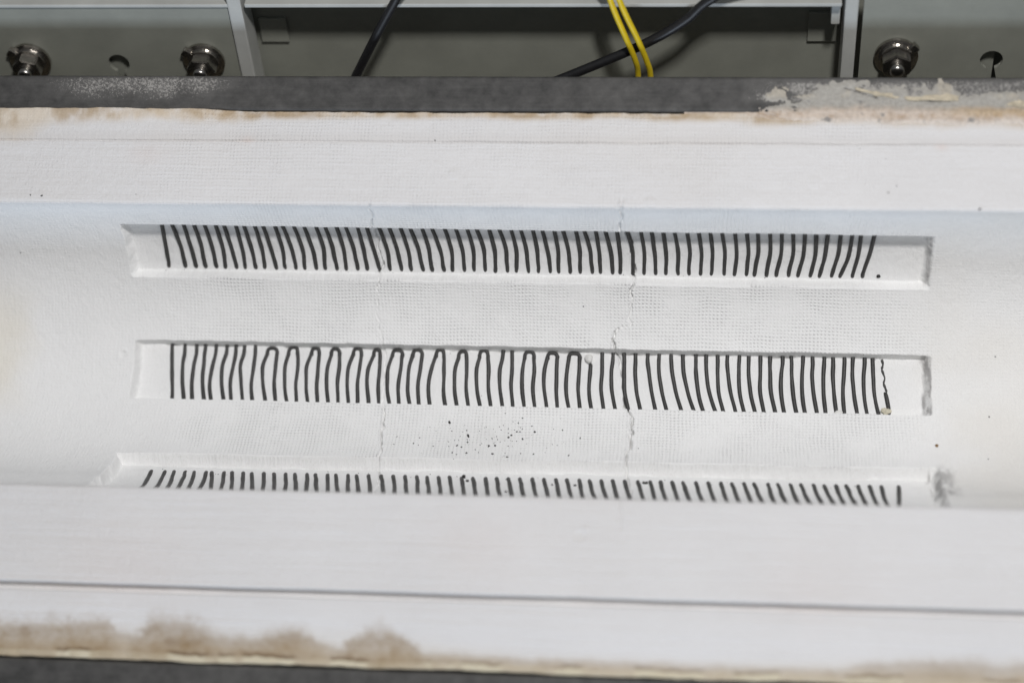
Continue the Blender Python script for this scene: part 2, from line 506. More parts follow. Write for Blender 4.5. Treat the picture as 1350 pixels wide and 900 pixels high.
def build_lining():
    xx, ss = np.meshgrid(X, S[::-1])            # rows from the far edge to the near edge
    P = lining_point(xx, ss)
    y = P[..., 1].copy()
    m, dist = slot_mask(xx, ss)
    back_d = BACK_EDGE - y; front_d = y - FRONT_EDGE
    isb = ss > HALF; isf = ss < -HALF
    # crumbled outer edges
    wob = 0.0006 * fbm(xx, xx * 0, 0.012, 61, 4)
    over = sstep(-0.135, -0.165, xx)            # laps onto the rail at the left
    eb = sstep(0.004, 0.0, back_d) * isb
    P[..., 1] += eb * (wob + 0.0011 * over)
    P[..., 2] += isb * sstep(0.006, 0.0, back_d) * (0.0015 * over + 0.0005 * fbm(xx, ss, 0.004, 63, 4) - 0.0003)
    ef = sstep(0.008, 0.0, front_d) * isf
    chip = np.maximum(0, fbm(xx, ss, 0.016, 71, 4)) * 0.0022
    P[..., 1] += ef * (0.0010 * fbm(xx, xx * 0, 0.02, 73, 4))
    P[..., 2] += ef * (-chip + 0.0004 * fbm(xx, ss, 0.003, 75, 3))
    # colour of the material itself: white fibre with burnt edges
    n1 = fbm(xx, ss, 0.018, 81, 5); n2 = fbm(xx, ss, 0.006, 83, 4); n3 = fbm(xx, ss, 0.10, 85, 3)
    T = np.empty(xx.shape + (3,)); T[:] = (0.752, 0.745, 0.742)
    def lay(c, a):
        a = np.clip(a, 0, 1)[..., None]
        T[:] = T * (1 - a) + np.array(c) * a
    inner = sstep(HALF, HALF - 0.004, np.abs(ss))
    lay((0.872, 0.874, 0.866), inner * 0.95)
    lay((0.73, 0.71, 0.69), 0.35 * sstep(0.1, 0.6, n3) * (1 - inner))
    # near edge
    tf = edge_stain_front(xx + 0.009 * fbm(xx, ss, 0.012, 86, 4)) * 1.3
    st = edge_strength_front(xx)
    q = front_d / tf + 0.22 * n1 + 0.10 * n2
    band = np.interp(xx * 1000, [-300, -60, -20, 60, 140, 200, 300], [9, 9, 6, 4.5, 5, 7, 8]) * MM
    lay((0.70, 0.655, 0.58), 0.6 * isf * sstep(2.4, 0.5, front_d / band + 0.3 * n1))
    lay((0.62, 0.535, 0.415), 0.75 * isf * sstep(1.25, 0.45, front_d / band + 0.3 * n1 + 0.12 * n2))
    k = isf * sstep(1.42, 0.40, q + 0.10 * vnoise(xx, ss, 0.0016, 3)) * st
    lay((0.355, 0.26, 0.155), k * (0.80 + 0.35 * n2))
    lay((0.30, 0.21, 0.115), isf * st * np.exp(-((q - 0.84) / 0.16) ** 2) * 0.38)
    lay((0.25, 0.165, 0.085), k * sstep(0.0, 0.6, fbm(xx, ss * 2.2, 0.012, 87, 5)) * 0.6)
    chipm = sstep(0.0, 0.25, fbm(xx, xx * 0, 0.016, 88, 4) + 0.12)
    lay((0.15, 0.095, 0.05), isf * np.exp(-((front_d - 0.0036 - 0.0012 * n2) / 0.0009) ** 2) * chipm * (0.25 + 0.6 * st))
    lay((0.68, 0.62, 0.47), isf * sstep(0.0034, 0.0024, front_d - 0.0012 * n2) * (0.35 + 0.55 * chipm))
    # far edge
    tb = edge_stain_back(xx) * (1 + 0.4 * n1)
    k = isb * sstep(1.2, 0.3, back_d / tb)
    left = sstep(-0.19, -0.245, xx)
    lay((0.70, 0.62, 0.51), left * isb * sstep(0.021, 0.008, back_d + 0.004 * n1 + 0.5 * np.maximum(0, xx + 0.262)) * 0.8)
    lay((0.62, 0.52, 0.40), k * (0.8 + 0.4 * n2) * (1 - 0.5 * left))
    lay((0.42, 0.31, 0.19), isb * sstep(0.9, 0.3, back_d / tb) * sstep(-0.1, 0.5, n1 + 0.5 * n2) * 0.7)
    lay((0.50, 0.43, 0.34), left * isb * sstep(-0.268, -0.285, xx + 0.01 * n1) * sstep(0.02, 0.012, back_d) * 0.55)
    # faint scorch at the far left of the trough, pinkish rubs on the flats
    lay((0.80, 0.74, 0.60), 0.45 * sstep(-0.255, -0.28, xx + 0.01 * n1) * inner * sstep(-0.035, 0.0, ss) * sstep(0.06, 0.02, ss))
    lay((0.76, 0.73, 0.67), 0.5 * sstep(0.19, 0.25, xx + 0.02 * n1) * inner * sstep(0.3, -0.3, n3))
    for px, ps, r, a in ((-138, 146, 3.5, .3), (212, 144, 3.2, .4), (-190, 138, 9, .18), (-10, -135, 25, .14), (-180, -150, 30, .14), (150, -150, 30, .12)):
        q = np.hypot((xx - px * MM) * 1.0, (ss - ps * MM) * 1.6) / (r * MM)
        lay((0.72, 0.60, 0.55), a * np.exp(-q ** 2 * (1 + 0.6 * n2)))
    # graphite rub on the right end walls of the slots
    endw = sstep(0.2070, 0.2100, xx) * sstep(0.2165, 0.2140, xx)
    wall = sstep(-0.0048, -0.0030, dist) * sstep(0.0006, -0.0006, dist)
    rub = endw * wall * sstep(-0.45, 0.35, fbm(xx * 2.4, ss, 0.004, 91, 4))
    lay((0.30, 0.29, 0.285), rub * 0.68)
    rub3 = sstep(0.2120, 0.2150, xx) * sstep(0.2235, 0.2165, xx + 0.0025 * n2) * sstep(-0.046, -0.056, ss) * sstep(-0.088, -0.080, ss)
    lay((0.33, 0.325, 0.32), rub3 * sstep(-0.5, 0.3, fbm(xx * 3.2, ss, 0.005, 93, 4)) * 0.65)
    # fine-dust grey around the grit
    q = np.hypot((xx + 0.014) / 0.020, (ss + 0.037) / 0.012)
    lay((0.66, 0.655, 0.64), 0.28 * np.exp(-q ** 2) * (1 + n2))
    weave = (0.25 + 0.75 * sstep(-0.20, -0.155, xx) * sstep(0.235, 0.17, xx)) * np.where(np.abs(ss) < HALF, 1.0, 0.62)
    weave = weave * np.where(isf, 0.30, 1.0) * (1 - 0.93 * m * sstep(-0.2, -0.19, xx) )
    weave = weave * (1 - 2.4 * m * (1 - m))
    streak = np.where(ss > HALF, 1.0, np.where(ss < -HALF, 2.2, 0.12))
    # closed block: drop the outer faces and run a bottom under it
    def rowat(yv, zv, ref):
        r = P[ref].copy(); r[:, 1] = yv; r[:, 2] = zv; return r[None]
    def rep(A, i): return A[i][None]
    pre = [P[0][None] * 1.0]
    top0 = P[0].copy(); top0[:, 2] -= 0.004
    low0 = P[0].copy(); low0[:, 2] = -0.10
    top1 = P[-1].copy(); top1[:, 2] -= 0.006; top1[:, 1] += 0.0004
    low1 = P[-1].copy(); low1[:, 2] = -0.10
    PP = np.concatenate([low0[None], top0[None], P, top1[None], low1[None], low0[None]], 0)
    ext = lambda A: np.concatenate([A[:1], A[:1], A, A[-1:], A[-1:], A[:1]], 0)
    UV = np.stack([xx, ss], -1)
    me = grid_mesh('furnace_lining', PP, ext(UV), dict(tint=ext(T), weave=ext(weave), streak=ext(streak)), caps=True)
    # rows run far -> near, columns left -> right: flip so the normals look out of the trough
    o = link('furnace_lining', me, M_LINING)
    tag(o, 'white cast ceramic fibre trough with three long wire-filled slots and burnt brown edges', 'furnace lining')
    return o
lining = build_lining()

# ------------------------------------------------------------------ heating wires in the slots
ROWS = json.loads('''{"row1":{"phi":[[65.43,64.1],[55.36,54.56],[44.69,43.9]],"x":[[-188.1,-188.6,-188.9],[-182.6,-180.6,-179.9],[-176.5,-175.2,-174.1],[-170.6,-169.5,-169.0],[-165.2,-163.8,-162.9],[-159.2,-158.1,-158.0],[-154.7,-153.5,-152.2],[-148.3,-147.5,-147.4],[-144.2,-142.6,-141.6],[-138.4,-136.9,-136.7],[-133.7,-132.0,-130.5],[-127.6,-125.9,-125.8],[-123.4,-121.0,-119.7],[-117.3,-115.0,-115.0],[-112.0,-109.7,-108.9],[-105.8,-103.7,-103.9],[-100.9,-98.8,-97.6],[-94.8,-92.8,-92.6],[-90.0,-87.5,-86.4],[-83.9,-82.3,-81.4],[-78.9,-77.0,-74.9],[-72.4,-69.9,-69.2],[-66.9,-64.7,-63.0],[-61.0,-58.8,-57.8],[-56.1,-53.2,-51.6],[-49.7,-47.6,-46.7],[-44.6,-41.7,-40.4],[-38.1,-35.7,-35.7],[-32.2,-29.8,-29.4],[-26.2,-24.1,-24.3],[-21.2,-18.7,-18.4],[-14.8,-12.8,-13.0],[-9.5,-6.9,-6.8],[-3.4,-1.6,-2.0],[1.8,3.8,4.5],[8.0,9.5,9.7],[12.8,14.8,15.9],[18.9,20.3,20.3],[23.6,25.8,26.4],[30.0,31.7,31.6],[34.5,37.2,37.9],[40.3,41.9,42.1],[45.2,47.7,48.6],[51.2,52.5,52.6],[56.9,59.0,59.0],[63.6,65.0,65.0],[69.0,70.6,71.1],[75.1,76.4,76.4],[80.8,82.6,82.6],[87.2,88.7,88.3],[93.1,94.7,94.4],[99.2,100.3,100.0],[105.2,106.5,106.4],[111.6,112.7,111.8],[117.7,118.6,118.0],[123.2,123.7,122.1],[129.3,129.8,128.3],[135.2,135.5,133.4],[141.0,141.6,139.6],[146.8,147.0,144.5],[152.6,152.9,150.8],[158.4,158.0,155.5],[165.1,164.4,161.9],[171.0,170.1,166.0],[175.2,174.7,172.3],[181.7,180.4,177.3]]},"row2":{"phi":[[11.08,11.25],[4.13,3.97],[-2.95,-3.46],[-10.26,-11.16]],"x":[[-189.2,-188.7,-187.8,-186.7],[-182.2,-182.8,-182.2,-180.3],[-175.7,-176.7,-177.1,-175.7],[-171.0,-171.5,-171.1,-169.3],[-165.0,-166.5,-167.2,-165.3],[-159.0,-161.2,-160.8,-158.4],[-154.0,-155.2,-156.1,-154.6],[-149.4,-151.1,-150.1,-148.2],[-143.4,-143.9,-144.5,-142.8],[-136.7,-138.9,-138.2,-135.8],[-131.4,-131.8,-132.0,-130.3],[-125.1,-126.8,-126.3,-124.2],[-120.2,-119.7,-120.3,-118.8],[-112.5,-115.0,-114.6,-112.7],[-108.4,-108.6,-109.0,-107.6],[-101.8,-103.7,-103.3,-101.5],[-97.4,-97.3,-97.5,-96.3],[-89.9,-92.2,-92.2,-90.6],[-85.5,-86.1,-86.7,-85.7],[-78.8,-81.5,-81.5,-79.8],[-75.4,-75.4,-75.6,-74.4],[-68.6,-70.9,-70.8,-68.7],[-63.3,-64.1,-64.9,-63.6],[-57.6,-59.6,-59.7,-57.8],[-52.7,-53.5,-54.1,-53.0],[-45.1,-47.6,-48.4,-47.1],[-41.0,-40.6,-40.5,-38.9],[-33.0,-34.8,-34.6,-32.5],[-28.9,-28.4,-28.3,-26.5],[-21.8,-23.3,-22.5,-20.2],[-17.4,-16.9,-16.5,-14.6],[-9.4,-10.8,-10.3,-8.3],[-4.5,-4.4,-4.3,-3.0],[2.3,1.1,1.3,3.1],[7.2,7.6,7.3,8.8],[14.5,12.9,13.2,15.0],[19.5,19.4,19.4,20.6],[25.7,24.7,24.8,26.6],[31.5,31.3,31.1,32.5],[37.2,37.1,36.9,38.4],[43.3,43.5,43.3,44.8],[49.0,48.5,48.9,50.9],[54.9,55.0,55.4,57.8],[60.8,60.9,61.7,64.2],[67.3,68.1,69.6,71.9],[73.2,73.3,75.1,77.9],[79.4,80.6,82.5,85.7],[85.8,86.5,88.7,92.2],[92.5,92.8,94.2,96.9],[97.8,98.3,100.1,103.2],[104.0,104.1,104.8,107.4],[108.9,109.5,111.0,113.7],[115.3,114.9,115.6,117.9],[120.1,120.2,121.2,123.7],[126.3,126.0,126.3,128.2],[131.1,131.3,132.1,134.2],[137.8,136.9,137.2,138.7],[142.3,142.5,143.4,145.0],[148.3,147.8,148.1,149.3],[153.2,153.1,153.9,155.6],[159.2,158.8,158.9,159.9],[163.8,163.8,164.3,165.5],[169.8,169.2,169.0,169.7],[174.0,173.9,174.5,176.1],[180.1,179.5,179.8,181.2],[183.9,184.5,185.3,187.0],[188.7,189.9,191.1,192.4]]},"row3":{"phi":[[-48.41,-47.04],[-63.54,-63.94]],"x":[[-186.8,-185.2],[-179.6,-177.8],[-174.9,-172.2],[-168.8,-166.7],[-164.2,-161.3],[-157.9,-155.5],[-154.9,-150.4],[-148.4,-144.9],[-144.3,-139.6],[-138.4,-134.3],[-133.8,-129.0],[-127.6,-123.4],[-122.2,-117.8],[-116.0,-112.0],[-111.2,-106.7],[-105.0,-101.0],[-100.6,-95.9],[-94.2,-90.1],[-90.0,-85.2],[-83.7,-79.9],[-79.2,-74.6],[-73.0,-68.6],[-66.3,-62.0],[-60.1,-56.1],[-54.1,-50.1],[-47.9,-44.3],[-42.8,-38.7],[-36.9,-32.8],[-31.1,-27.0],[-25.0,-21.0],[-19.2,-15.3],[-12.6,-9.2],[-7.0,-3.2],[-1.0,2.7],[5.0,8.8],[11.3,14.9],[17.1,20.8],[23.2,26.7],[28.9,32.5],[35.1,38.2],[40.3,44.0],[46.2,49.8],[52.0,55.2],[58.0,61.4],[64.8,67.9],[71.0,73.8],[76.1,79.2],[82.1,85.2],[87.4,91.0],[93.9,97.1],[100.2,103.1],[106.5,109.1],[112.0,114.8],[118.0,120.9],[123.1,126.3],[129.9,132.3],[134.8,137.9],[141.0,143.8],[146.3,149.4],[152.4,155.3],[157.7,160.9],[163.6,165.9],[168.8,171.6],[174.7,176.6],[180.3,182.1],[185.8,187.1],[194.4,192.9]]}}''')
WR = 0.00109
def floor_pt(x, phi, sink):
    r = R + DEP + sink
    return (x, r * math.sin(math.radians(phi)), -r * math.cos(math.radians(phi)))

def build_row(key, label, extra):
    row = ROWS[key]
    xs = row['x']; n = len(xs)
    root = empty('heating_wire', floor_pt(0.0, row['phi'][len(row['phi']) // 2][0], 0))
    inv = Vector(root.location)
    tag(root, label, 'heating wire', 'serpentine heating wires in the furnace slots')
    for i, st in enumerate(xs):
        t = (st[0] - xs[0][0]) / (xs[-1][0] - xs[0][0])
        ph = [a + (b - a) * t for a, b in row['phi']]
        xm = [v * MM for v in st]
        pts = list(zip(xm, ph, [0.0] * len(ph)))
        pts = extra(i, n, pts)
        P = np.array([floor_pt(x, p, s) for x, p, s in pts])
        Q = catmull(P, 20)
        jit = 0.00020 * np.array([vnoise(np.arange(20) * 1.0, np.full(20, i * 3.3 + k * 50), 3.0, k + 2) for k in range(3)]).T
        Q = Q + jit - np.array(inv)
        rr = WR * (1.0 + 0.11 * vnoise(np.arange(20), np.full(20, i * 1.7), 2.5, 3))
        me = tube_mesh('wire_turn', Q, rr, 10)
        link('wire_turn', me, M_WIRE, root)
    return root

def ex_top(i, n, pts):          # far wall: up under the overhang, dips into the fibre at the lower end
    (x0, p0, _), (x1, p1, _), (x2, p2, _) = pts
    up = (x0 - (x1 - x0) * 0.55, p0 + 5.5, 0.0002)
    end = x2 - (x2 - x1) * 0.02
    return [up, (x0, p0, 0), (x1, p1, -0.0002), (x1 + (x2 - x1) * 0.62, p1 + (p2 - p1) * 0.62, 0.0), (end, p2 + 0.7, 0.0002), (x2, p2 - 0.7, 0.0021)]
def ex_mid(i, n, pts):
    (x0, p0, _), (x1, p1, _), (x2, p2, _), (x3, p3, _) = pts
    if i == n - 1:              # the broken last strand: only its near half is left
        return [(x2 - 0.0012, p2 + 2.0, 0.0016), (x2 - 0.0004, p2 + 0.6, 0.0001), (x2 + (x3 - x2) * 0.5, (p2 + p3) / 2, 0), (x3, p3 + 1.5, 0.0001), (x3, p3 + 0.3, 0.0016)]
    if i == 39:                 # its top is buried under a white crumb
        return [(x0, p0 - 3.4, 0.0016), (x0, p0 - 4.4, 0.0), (x1, p1, 0), (x2, p2, 0), (x3, p3, 0), (x3 + (x3 - x2) * 0.3, p3 - 2.6, 0)]
    start = (x0, p0 + 1.9, 0.0004) if not (9 <= i <= 38) or i in (31, 32) else (x0, p0 - 0.9, 0.0)
    return [start, (x0 + (x1 - x0) * 0.14, p0 - 2.0, 0.0), (x1, p1, -0.0001), (x2, p2, 0), (x3, p3, 0), (x3 + (x3 - x2) * 0.3, p3 - 2.6, 0)]
def ex_low(i, n, pts):
    (x0, p0, _), (x1, p1, _) = pts
    dx = (x1 - x0) / (p1 - p0)
    return [(x0 + dx * 1.0, p0 + 1.0, 0.0018), (x0, p0 - 0.6, 0.0003), (x0 + dx * -4, p0 - 4, -0.0001), ((x0 + x1) / 2, (p0 + p1) / 2, 0), (x1, p1, 0), (x1 + dx * -3.5, p1 - 3.5, 0), (x1 + dx * -12, p1 - 12, 0)]

w1 = build_row('row1', 'black serpentine wire in the far wall slot, its upper ends in shadow under the overhang', ex_top)
w2 = build_row('row2', 'black serpentine wire along the trough bottom with hairpin bends and a broken last strand', ex_mid)
w3 = build_row('row3', 'black serpentine wire in the near wall slot, half hidden by the near lip', ex_low)

# hairpin bends that show at the upper ends of the bottom row
row = ROWS['row2']; xs = row['x']
def bend(i):
    a, b = xs[i][0] * MM, xs[i + 1][0] * MM
    t = (xs[i][0] - xs[0][0]) / (xs[-1][0] - xs[0][0])
    p = row['phi'][0][0] + (row['phi'][0][1] - row['phi'][0][0]) * t
    pts = [(a, p - 2.2, 0.0)]
    hgt = 1.9 + 0.5 * float(vnoise(i, 3.0, 1.7, 6))
    skew = 0.18 * float(vnoise(i, 9.0, 1.3, 7))
    for k in range(9):
        an = math.pi * (1 - k / 8)
        u = 0.5 + 0.5 * math.cos(an) * abs(math.cos(an)) ** -0.25 if abs(math.cos(an)) > 1e-6 else 0.5
        pts.append((a + (b - a) * u, p - 1.1 + hgt * math.sin(an) * (1 + skew * math.cos(an)), 0.0001))
    pts.append((b, p - 2.2, 0.0))
    Q = catmull(np.array([floor_pt(*q) for q in pts]), 26) - np.array(w2.location)
    link('wire_bend', tube_mesh('wire_bend', Q, WR * 0.97, 10), M_WIRE, w2)
for i in range(9, 38, 2):
    if i != 31: bend(i)
# the thin jagged upper remnant of the broken strand
x0 = xs[-1]; p0 = row['phi'][0][1]
p2 = row['phi'][2][1]
pts = [((x0[0] + (x0[2] - x0[0]) * k / 8) * MM + 0.0005 * math.sin(k * 2.1), p0 + (p2 - p0) * k / 8, 0.0001) for k in range(9)]
Q = catmull(np.array([floor_pt(*q) for q in pts]), 24) - np.array(w2.location)
link('wire_remnant', tube_mesh('wire_remnant', Q, 0.00045 + 0.0004 * rng.random(24), 7), M_WIRE, w2)['label'] = 'thin jagged remnant of the broken strand'

# ------------------------------------------------------------------ steel rails along both long edges
def build_rail(y0, y1, z1, dust_fn, depth=0.024, rnd=0.0012, parent=None):
    xr = np.arange(-0.36, 0.3601, 0.0009)
    prof = []
    for a in np.linspace(0, math.pi / 2, 5): prof.append((y0 + rnd - rnd * math.cos(a), z1 - rnd + rnd * math.sin(a)))
    for yv in np.linspace(y0 + rnd, y1 - rnd, 22)[1:-1]: prof.append((yv, z1))
    for a in np.linspace(math.pi / 2, 0, 5): prof.append((y1 - rnd + rnd * math.cos(a), z1 - rnd + rnd * math.sin(a)))
    prof = [(y0, z1 - depth)] + prof + [(y1, z1 - depth), (y0, z1 - depth)]
    prof = np.array(prof)[::-1]
    xx, yy = np.meshgrid(xr, prof[:, 0]); _, zz = np.meshgrid(xr, prof[:, 1])
    zz = zz + 0.00012 * fbm(xx, yy, 0.02, 101, 3)
    yy2 = yy + 0.00012 * fbm(xx, zz, 0.03, 103, 3)
    me = grid_mesh('rail', np.stack([xx, yy2, zz], -1), None, dict(dust=dust_fn(xx, yy)), caps=True)
    return link('rail', me, M_RAIL, parent)

def dust_back(x, y):
    v = (y - 0.1222) / (0.1412 - 0.1222)
    n = fbm(x, y, 0.02, 111, 4)
    d = 0.72 * sstep(-0.280, -0.225, x) * sstep(-0.115, -0.17, x) * sstep(0.0, 0.75, v + 0.35 * n) * sstep(1.05, 0.85, v)
    d = d + 0.25 * sstep(-0.25, -0.2, x) * sstep(-0.13, -0.16, x)
    d = d + 0.95 * sstep(0.115, 0.15, x + 0.03 * n) * sstep(1.05, 0.75, v + 0.2 * n)
    d = d + 0.30 * sstep(0.02, 0.06, x) * sstep(-0.2, 0.5, n)
    return np.clip(d + 0.15 + 0.16 * n, 0, 1.2)

frame = empty('steel_frame', (0, -0.01, -0.03))
tag(frame, 'dark grey steel frame rails running along both long edges of the white lining', 'frame')
r_back = build_rail(0.1222, 0.1412, -0.0004, dust_back, parent=frame)
r_back['label'] = 'far rail speckled with white dust and smeared with cement'
r_front = build_rail(-0.186, -0.1600, -0.0064, lambda x, y: np.clip(0.16 + 0.12 * fbm(x, y, 0.03, 121, 3), 0, 1), parent=frame)
r_front['label'] = 'plain near rail'
for o in (r_back, r_front): o.matrix_parent_inverse = Matrix.Translation(-Vector(frame.location))

# dried cement smeared from the lining over the far rail
def build_smear():
    gx = np.arange(0.085, 0.30, 0.0005); gy = np.arange(0.108, 0.1406, 0.0004)
    xx, yy = np.meshgrid(gx, gy[::-1])
    on = sstep(0.1212, 0.1224, yy)
    base = -0.0011 * (1 - on) + (-0.0004) * on
    n = fbm(xx, yy, 0.014, 131, 5, 0.62); n2 = fbm(xx, yy, 0.004, 133, 4)
    v = (yy - 0.1222) / 0.019
    top = np.interp(xx * 1000, [85, 112, 122, 132, 142, 152, 165, 185, 200, 212, 222, 300], [-.6, -.5, .35, .72, .55, .92, .92, .74, .70, .76, .55, .62])
    bot = np.interp(xx * 1000, [85, 118, 140, 165, 200, 230, 300], [.1, -.03, -.25, -.32, -.30, -.36, -.42])
    cov = np.minimum((top - v) * 1.6, (v - bot) * 3.0)
    cov = cov + 0.55 * n + 0.18 * n2
    thin = sstep(0.162, 0.135, xx) * on
    n5 = fbm(xx, yy * 1.6, 0.007, 139, 5, 0.7)
    cov = cov - 0.15 * thin - (0.5 + 1.6 * thin) * np.maximum(0, n5 - 0.05 + 0.25 * thin) * on
    h = np.clip(cov * 0.0016, -0.0010, 0.00034) + 0.00012 * n2 + 0.0005 * np.exp(-(v / 0.12) ** 2) * sstep(0.118, 0.13, xx)
    # long lifted cracks
    for x0, y0, x1, y1 in ((0.165, 0.1350, 0.1805, 0.1298), (0.1990, 0.1286, 0.2165, 0.1286), (0.121, 0.1222, 0.143, 0.1160)):
        t = np.clip(((xx - x0) * (x1 - x0) + (yy - y0) * (y1 - y0)) / ((x1 - x0) ** 2 + (y1 - y0) ** 2), 0, 1)
        dd = np.hypot(xx - x0 - t * (x1 - x0), yy - y0 - t * (y1 - y0)) + 0.0004 * n2
        h = h - 0.0011 * np.exp(-(dd / 0.00045) ** 2) * (h > 0)
    P = np.stack([xx, yy, base + h], -1)
    T = np.empty(xx.shape + (3,)); T[:] = (0.42, 0.405, 0.37)
    def lay(c, a):
        a = np.clip(a, 0, 1)[..., None]; T[:] = T * (1 - a) + np.array(c) * a
    lay((0.62, 0.52, 0.43), sstep(0.25, -0.05, v + 0.15 * n) * 0.9)
    lay((0.72, 0.66, 0.60), sstep(-0.12, -0.3, v + 0.12 * n) * 0.8)
    lay((0.42, 0.30, 0.20), sstep(0.16, 0.0, np.abs(v + 0.08 + 0.1 * n)) * sstep(0.0, 0.5, n2 + n) * 0.7)
    lay((0.47, 0.33, 0.17), sstep(0.20, 0.235, xx) * sstep(0.22, 0.0, np.abs(v - 0.02 + 0.1 * n)) * 0.6)
    lay((0.52, 0.47, 0.38), sstep(0.1, 0.5, n + 0.3 * n2) * sstep(0.3, 0.5, v) * 0.6)
    lay((0.24, 0.235, 0.23), sstep(0.45, 0.7, fbm(xx, yy, 0.005, 137, 4) + 0.1) * 0.8)
    me = grid_mesh('cement_smear', P, None, dict(tint=T))
    o = link('cement_smear', me, M_CEMENT)
    tag(o, 'crust of dried beige cement smeared over the far rail and lining edge', 'cement')
build_smear()

def flake(label, pts, z, thick, mat, curl):
    """thin lifted sheet of crust with an irregular outline, curled at one side."""
    bm = bmesh.new()
    c = np.mean(pts, axis=0)
    ring = []
    for k in range(len(pts)):
        a, b = np.array(pts[k]), np.array(pts[(k + 1) % len(pts)])
        for t in (0, 0.2, 0.4, 0.6, 0.8):
            q = a + (b - a) * t + rng.normal(0, 0.0005, 2)
            ring.append(q)
    zf = lambda q: z + curl * max(0, (q[1] - c[1]) / 0.004) ** 2 + 0.00015 * float(vnoise(q[0], q[1], 0.003, 4))
    up = [bm.verts.new((q[0], q[1], zf(q) + thick)) for q in ring]
    dn = [bm.verts.new((q[0], q[1], zf(q))) for q in ring]
    mid = [bm.verts.new((*(c + (q - c) * 0.5), zf(c + (q - c) * 0.5) + thick * 1.25)) for q in ring]
    ce = bm.verts.new((c[0], c[1], zf(c) + thick * 1.3))
    n = len(ring)
    for k in range(n):
        j = (k + 1) % n
        bm.faces.new((up[k], up[j], mid[j], mid[k])); bm.faces.new((mid[k], mid[j], ce))
        bm.faces.new((dn[k], dn[j], up[j], up[k]))
    bm.faces.new(dn[::-1])
    bmesh.ops.recalc_face_normals(bm, faces=bm.faces)
    me = bpy.data.meshes.new('crust_flake'); bm.to_mesh(me); bm.free()
    tag(link('crust_flake', me, mat, smooth=False), label, 'flake', 'lifted crust flakes on the far rail')
flake('cream crust flake, long and straight, lifted off the far rail', [(0.197, 0.1282), (0.220, 0.1284), (0.2205, 0.1310), (0.207, 0.1308), (0.194, 0.1300)], 0.0002, 0.0005, M_FLAKE, 0.0004)
flake('cream crust flake, wedge shaped, beside a slanting crack in the cement', [(0.1690, 0.1348), (0.1800, 0.1308), (0.192, 0.1296), (0.187, 0.1312), (0.176, 0.1335)], 0.0002, 0.0005, M_FLAKE, 0.0003)
flake('pale yellow crust flake, the widest, beside the keyhole end of the far rail', [(0.2435, 0.1258), (0.252, 0.1242), (0.270, 0.1246), (0.270, 0.1288), (0.252, 0.1284), (0.245, 0.1274)], 0.0002, 0.0006, M_FLAKE, 0.0004)

# ------------------------------------------------------------------ painted housing behind the far rail
TILT = math.radians(62)
housing = empty('housing', (0, 0.160, -0.03), (TILT, 0, 0))
tag(housing, 'grey green painted sheet metal housing with bolts and a recessed centre panel', 'housing')
Z0 = -0.0022
def keyhole_panel(x0, x1, y0, y1, hole, flip):
    bm = bmesh.new()
    outer = [(x0, y0), (x1, y0), (x1, y1), (x0, y1)]
    hx, hy = hole; r = 0.0058; w = 0.0021
    inner = []
    a0 = math.asin(w / r)
    for k in range(19):
        a = -math.pi / 2 + a0 + (2 * math.pi - 2 * a0) * k / 18
        inner.append((hx + r * math.cos(a), hy + r * math.sin(a)))
    off = 0.0026 * flip
    inner += [(hx - w + off, hy - 0.016), (hx + w + off, hy - 0.016)]
    es = []
    for loop in (outer, inner):
        vs = [bm.verts.new((x, y, 0)) for x, y in loop]
        for k in range(len(vs)): es.append(bm.edges.new((vs[k], vs[(k + 1) % len(vs)])))
    bmesh.ops.triangle_fill(bm, use_beauty=True, use_dissolve=False, edges=es, normal=(0, 0, 1))
    r_ = bmesh.ops.extrude_face_region(bm, geom=list(bm.faces))
    for v in [g for g in r_['geom'] if isinstance(g, bmesh.types.BMVert)]: v.co.z -= 0.0022
    bmesh.ops.recalc_face_normals(bm, faces=bm.faces)
    me = bpy.data.meshes.new('side_panel'); bm.to_mesh(me); bm.free()
    p = link('side_panel', me, M_PAINT, housing, smooth=False)
    return p
pl = keyhole_panel(-0.36, -0.1535, -0.05, 0.0382, (-0.2195, 0.0010), 0.4)
pr = keyhole_panel(0.1742, 0.36, -0.05, 0.050, (0.2410, 0.0040), 1.0)
# folded top edge of the left panel, the fold posts and the recess
box('folded_edge', (-0.36, 0.0384, -0.016), (-0.1500, 0.0406, 0.0012), M_EDGE, housing, 0.0006)
box('backing_strip', (-0.36, 0.0425, -0.030), (-0.1500, 0.052, -0.020), M_PAINT, housing, 0.0006)
box('fold_post', (-0.1530, -0.05, -0.016), (-0.1455, 0.0520, 0.0016), M_EDGE, housing, 0.0009)
box('fold_post', (0.1648, -0.05, -0.016), (0.1716, 0.0520, 0.0010), M_EDGE, housing, 0.0009)
box('recessed_panel', (-0.36, -0.07, -0.0225), (0.36, 0.040, -0.0205), M_PAINT, housing)
box('shelf_edge', (-0.1440, 0.0382, -0.0200), (0.1632, 0.0405, 0.0010), M_EDGE, housing, 0.0006)
box('shelf_back', (-0.36, 0.0410, -0.030), (0.36, 0.075, -0.027), M_PAINT, housing)
box('tab', (-0.1440, 0.0010, -0.0203), (-0.1290, 0.0165, -0.0185), M_PAINT, housing, 0.0003)
box('tab', (0.1480, 0.0015, -0.0203), (0.1630, 0.0200, -0.0185), M_PAINT, housing, 0.0003)
box('gusset', (0.1585, 0.0235, -0.0150), (0.1630, 0.0380, -0.0040), M_EDGE, housing, 0.0006)

box('backing_plate', (-0.2330, -0.03, -0.0068), (-0.2060, 0.014, -0.0052), M_PAINT, housing)
box('backing_plate', (0.2260, -0.03, -0.0072), (0.2430, 0.014, -0.0056), M_PAINT, housing)

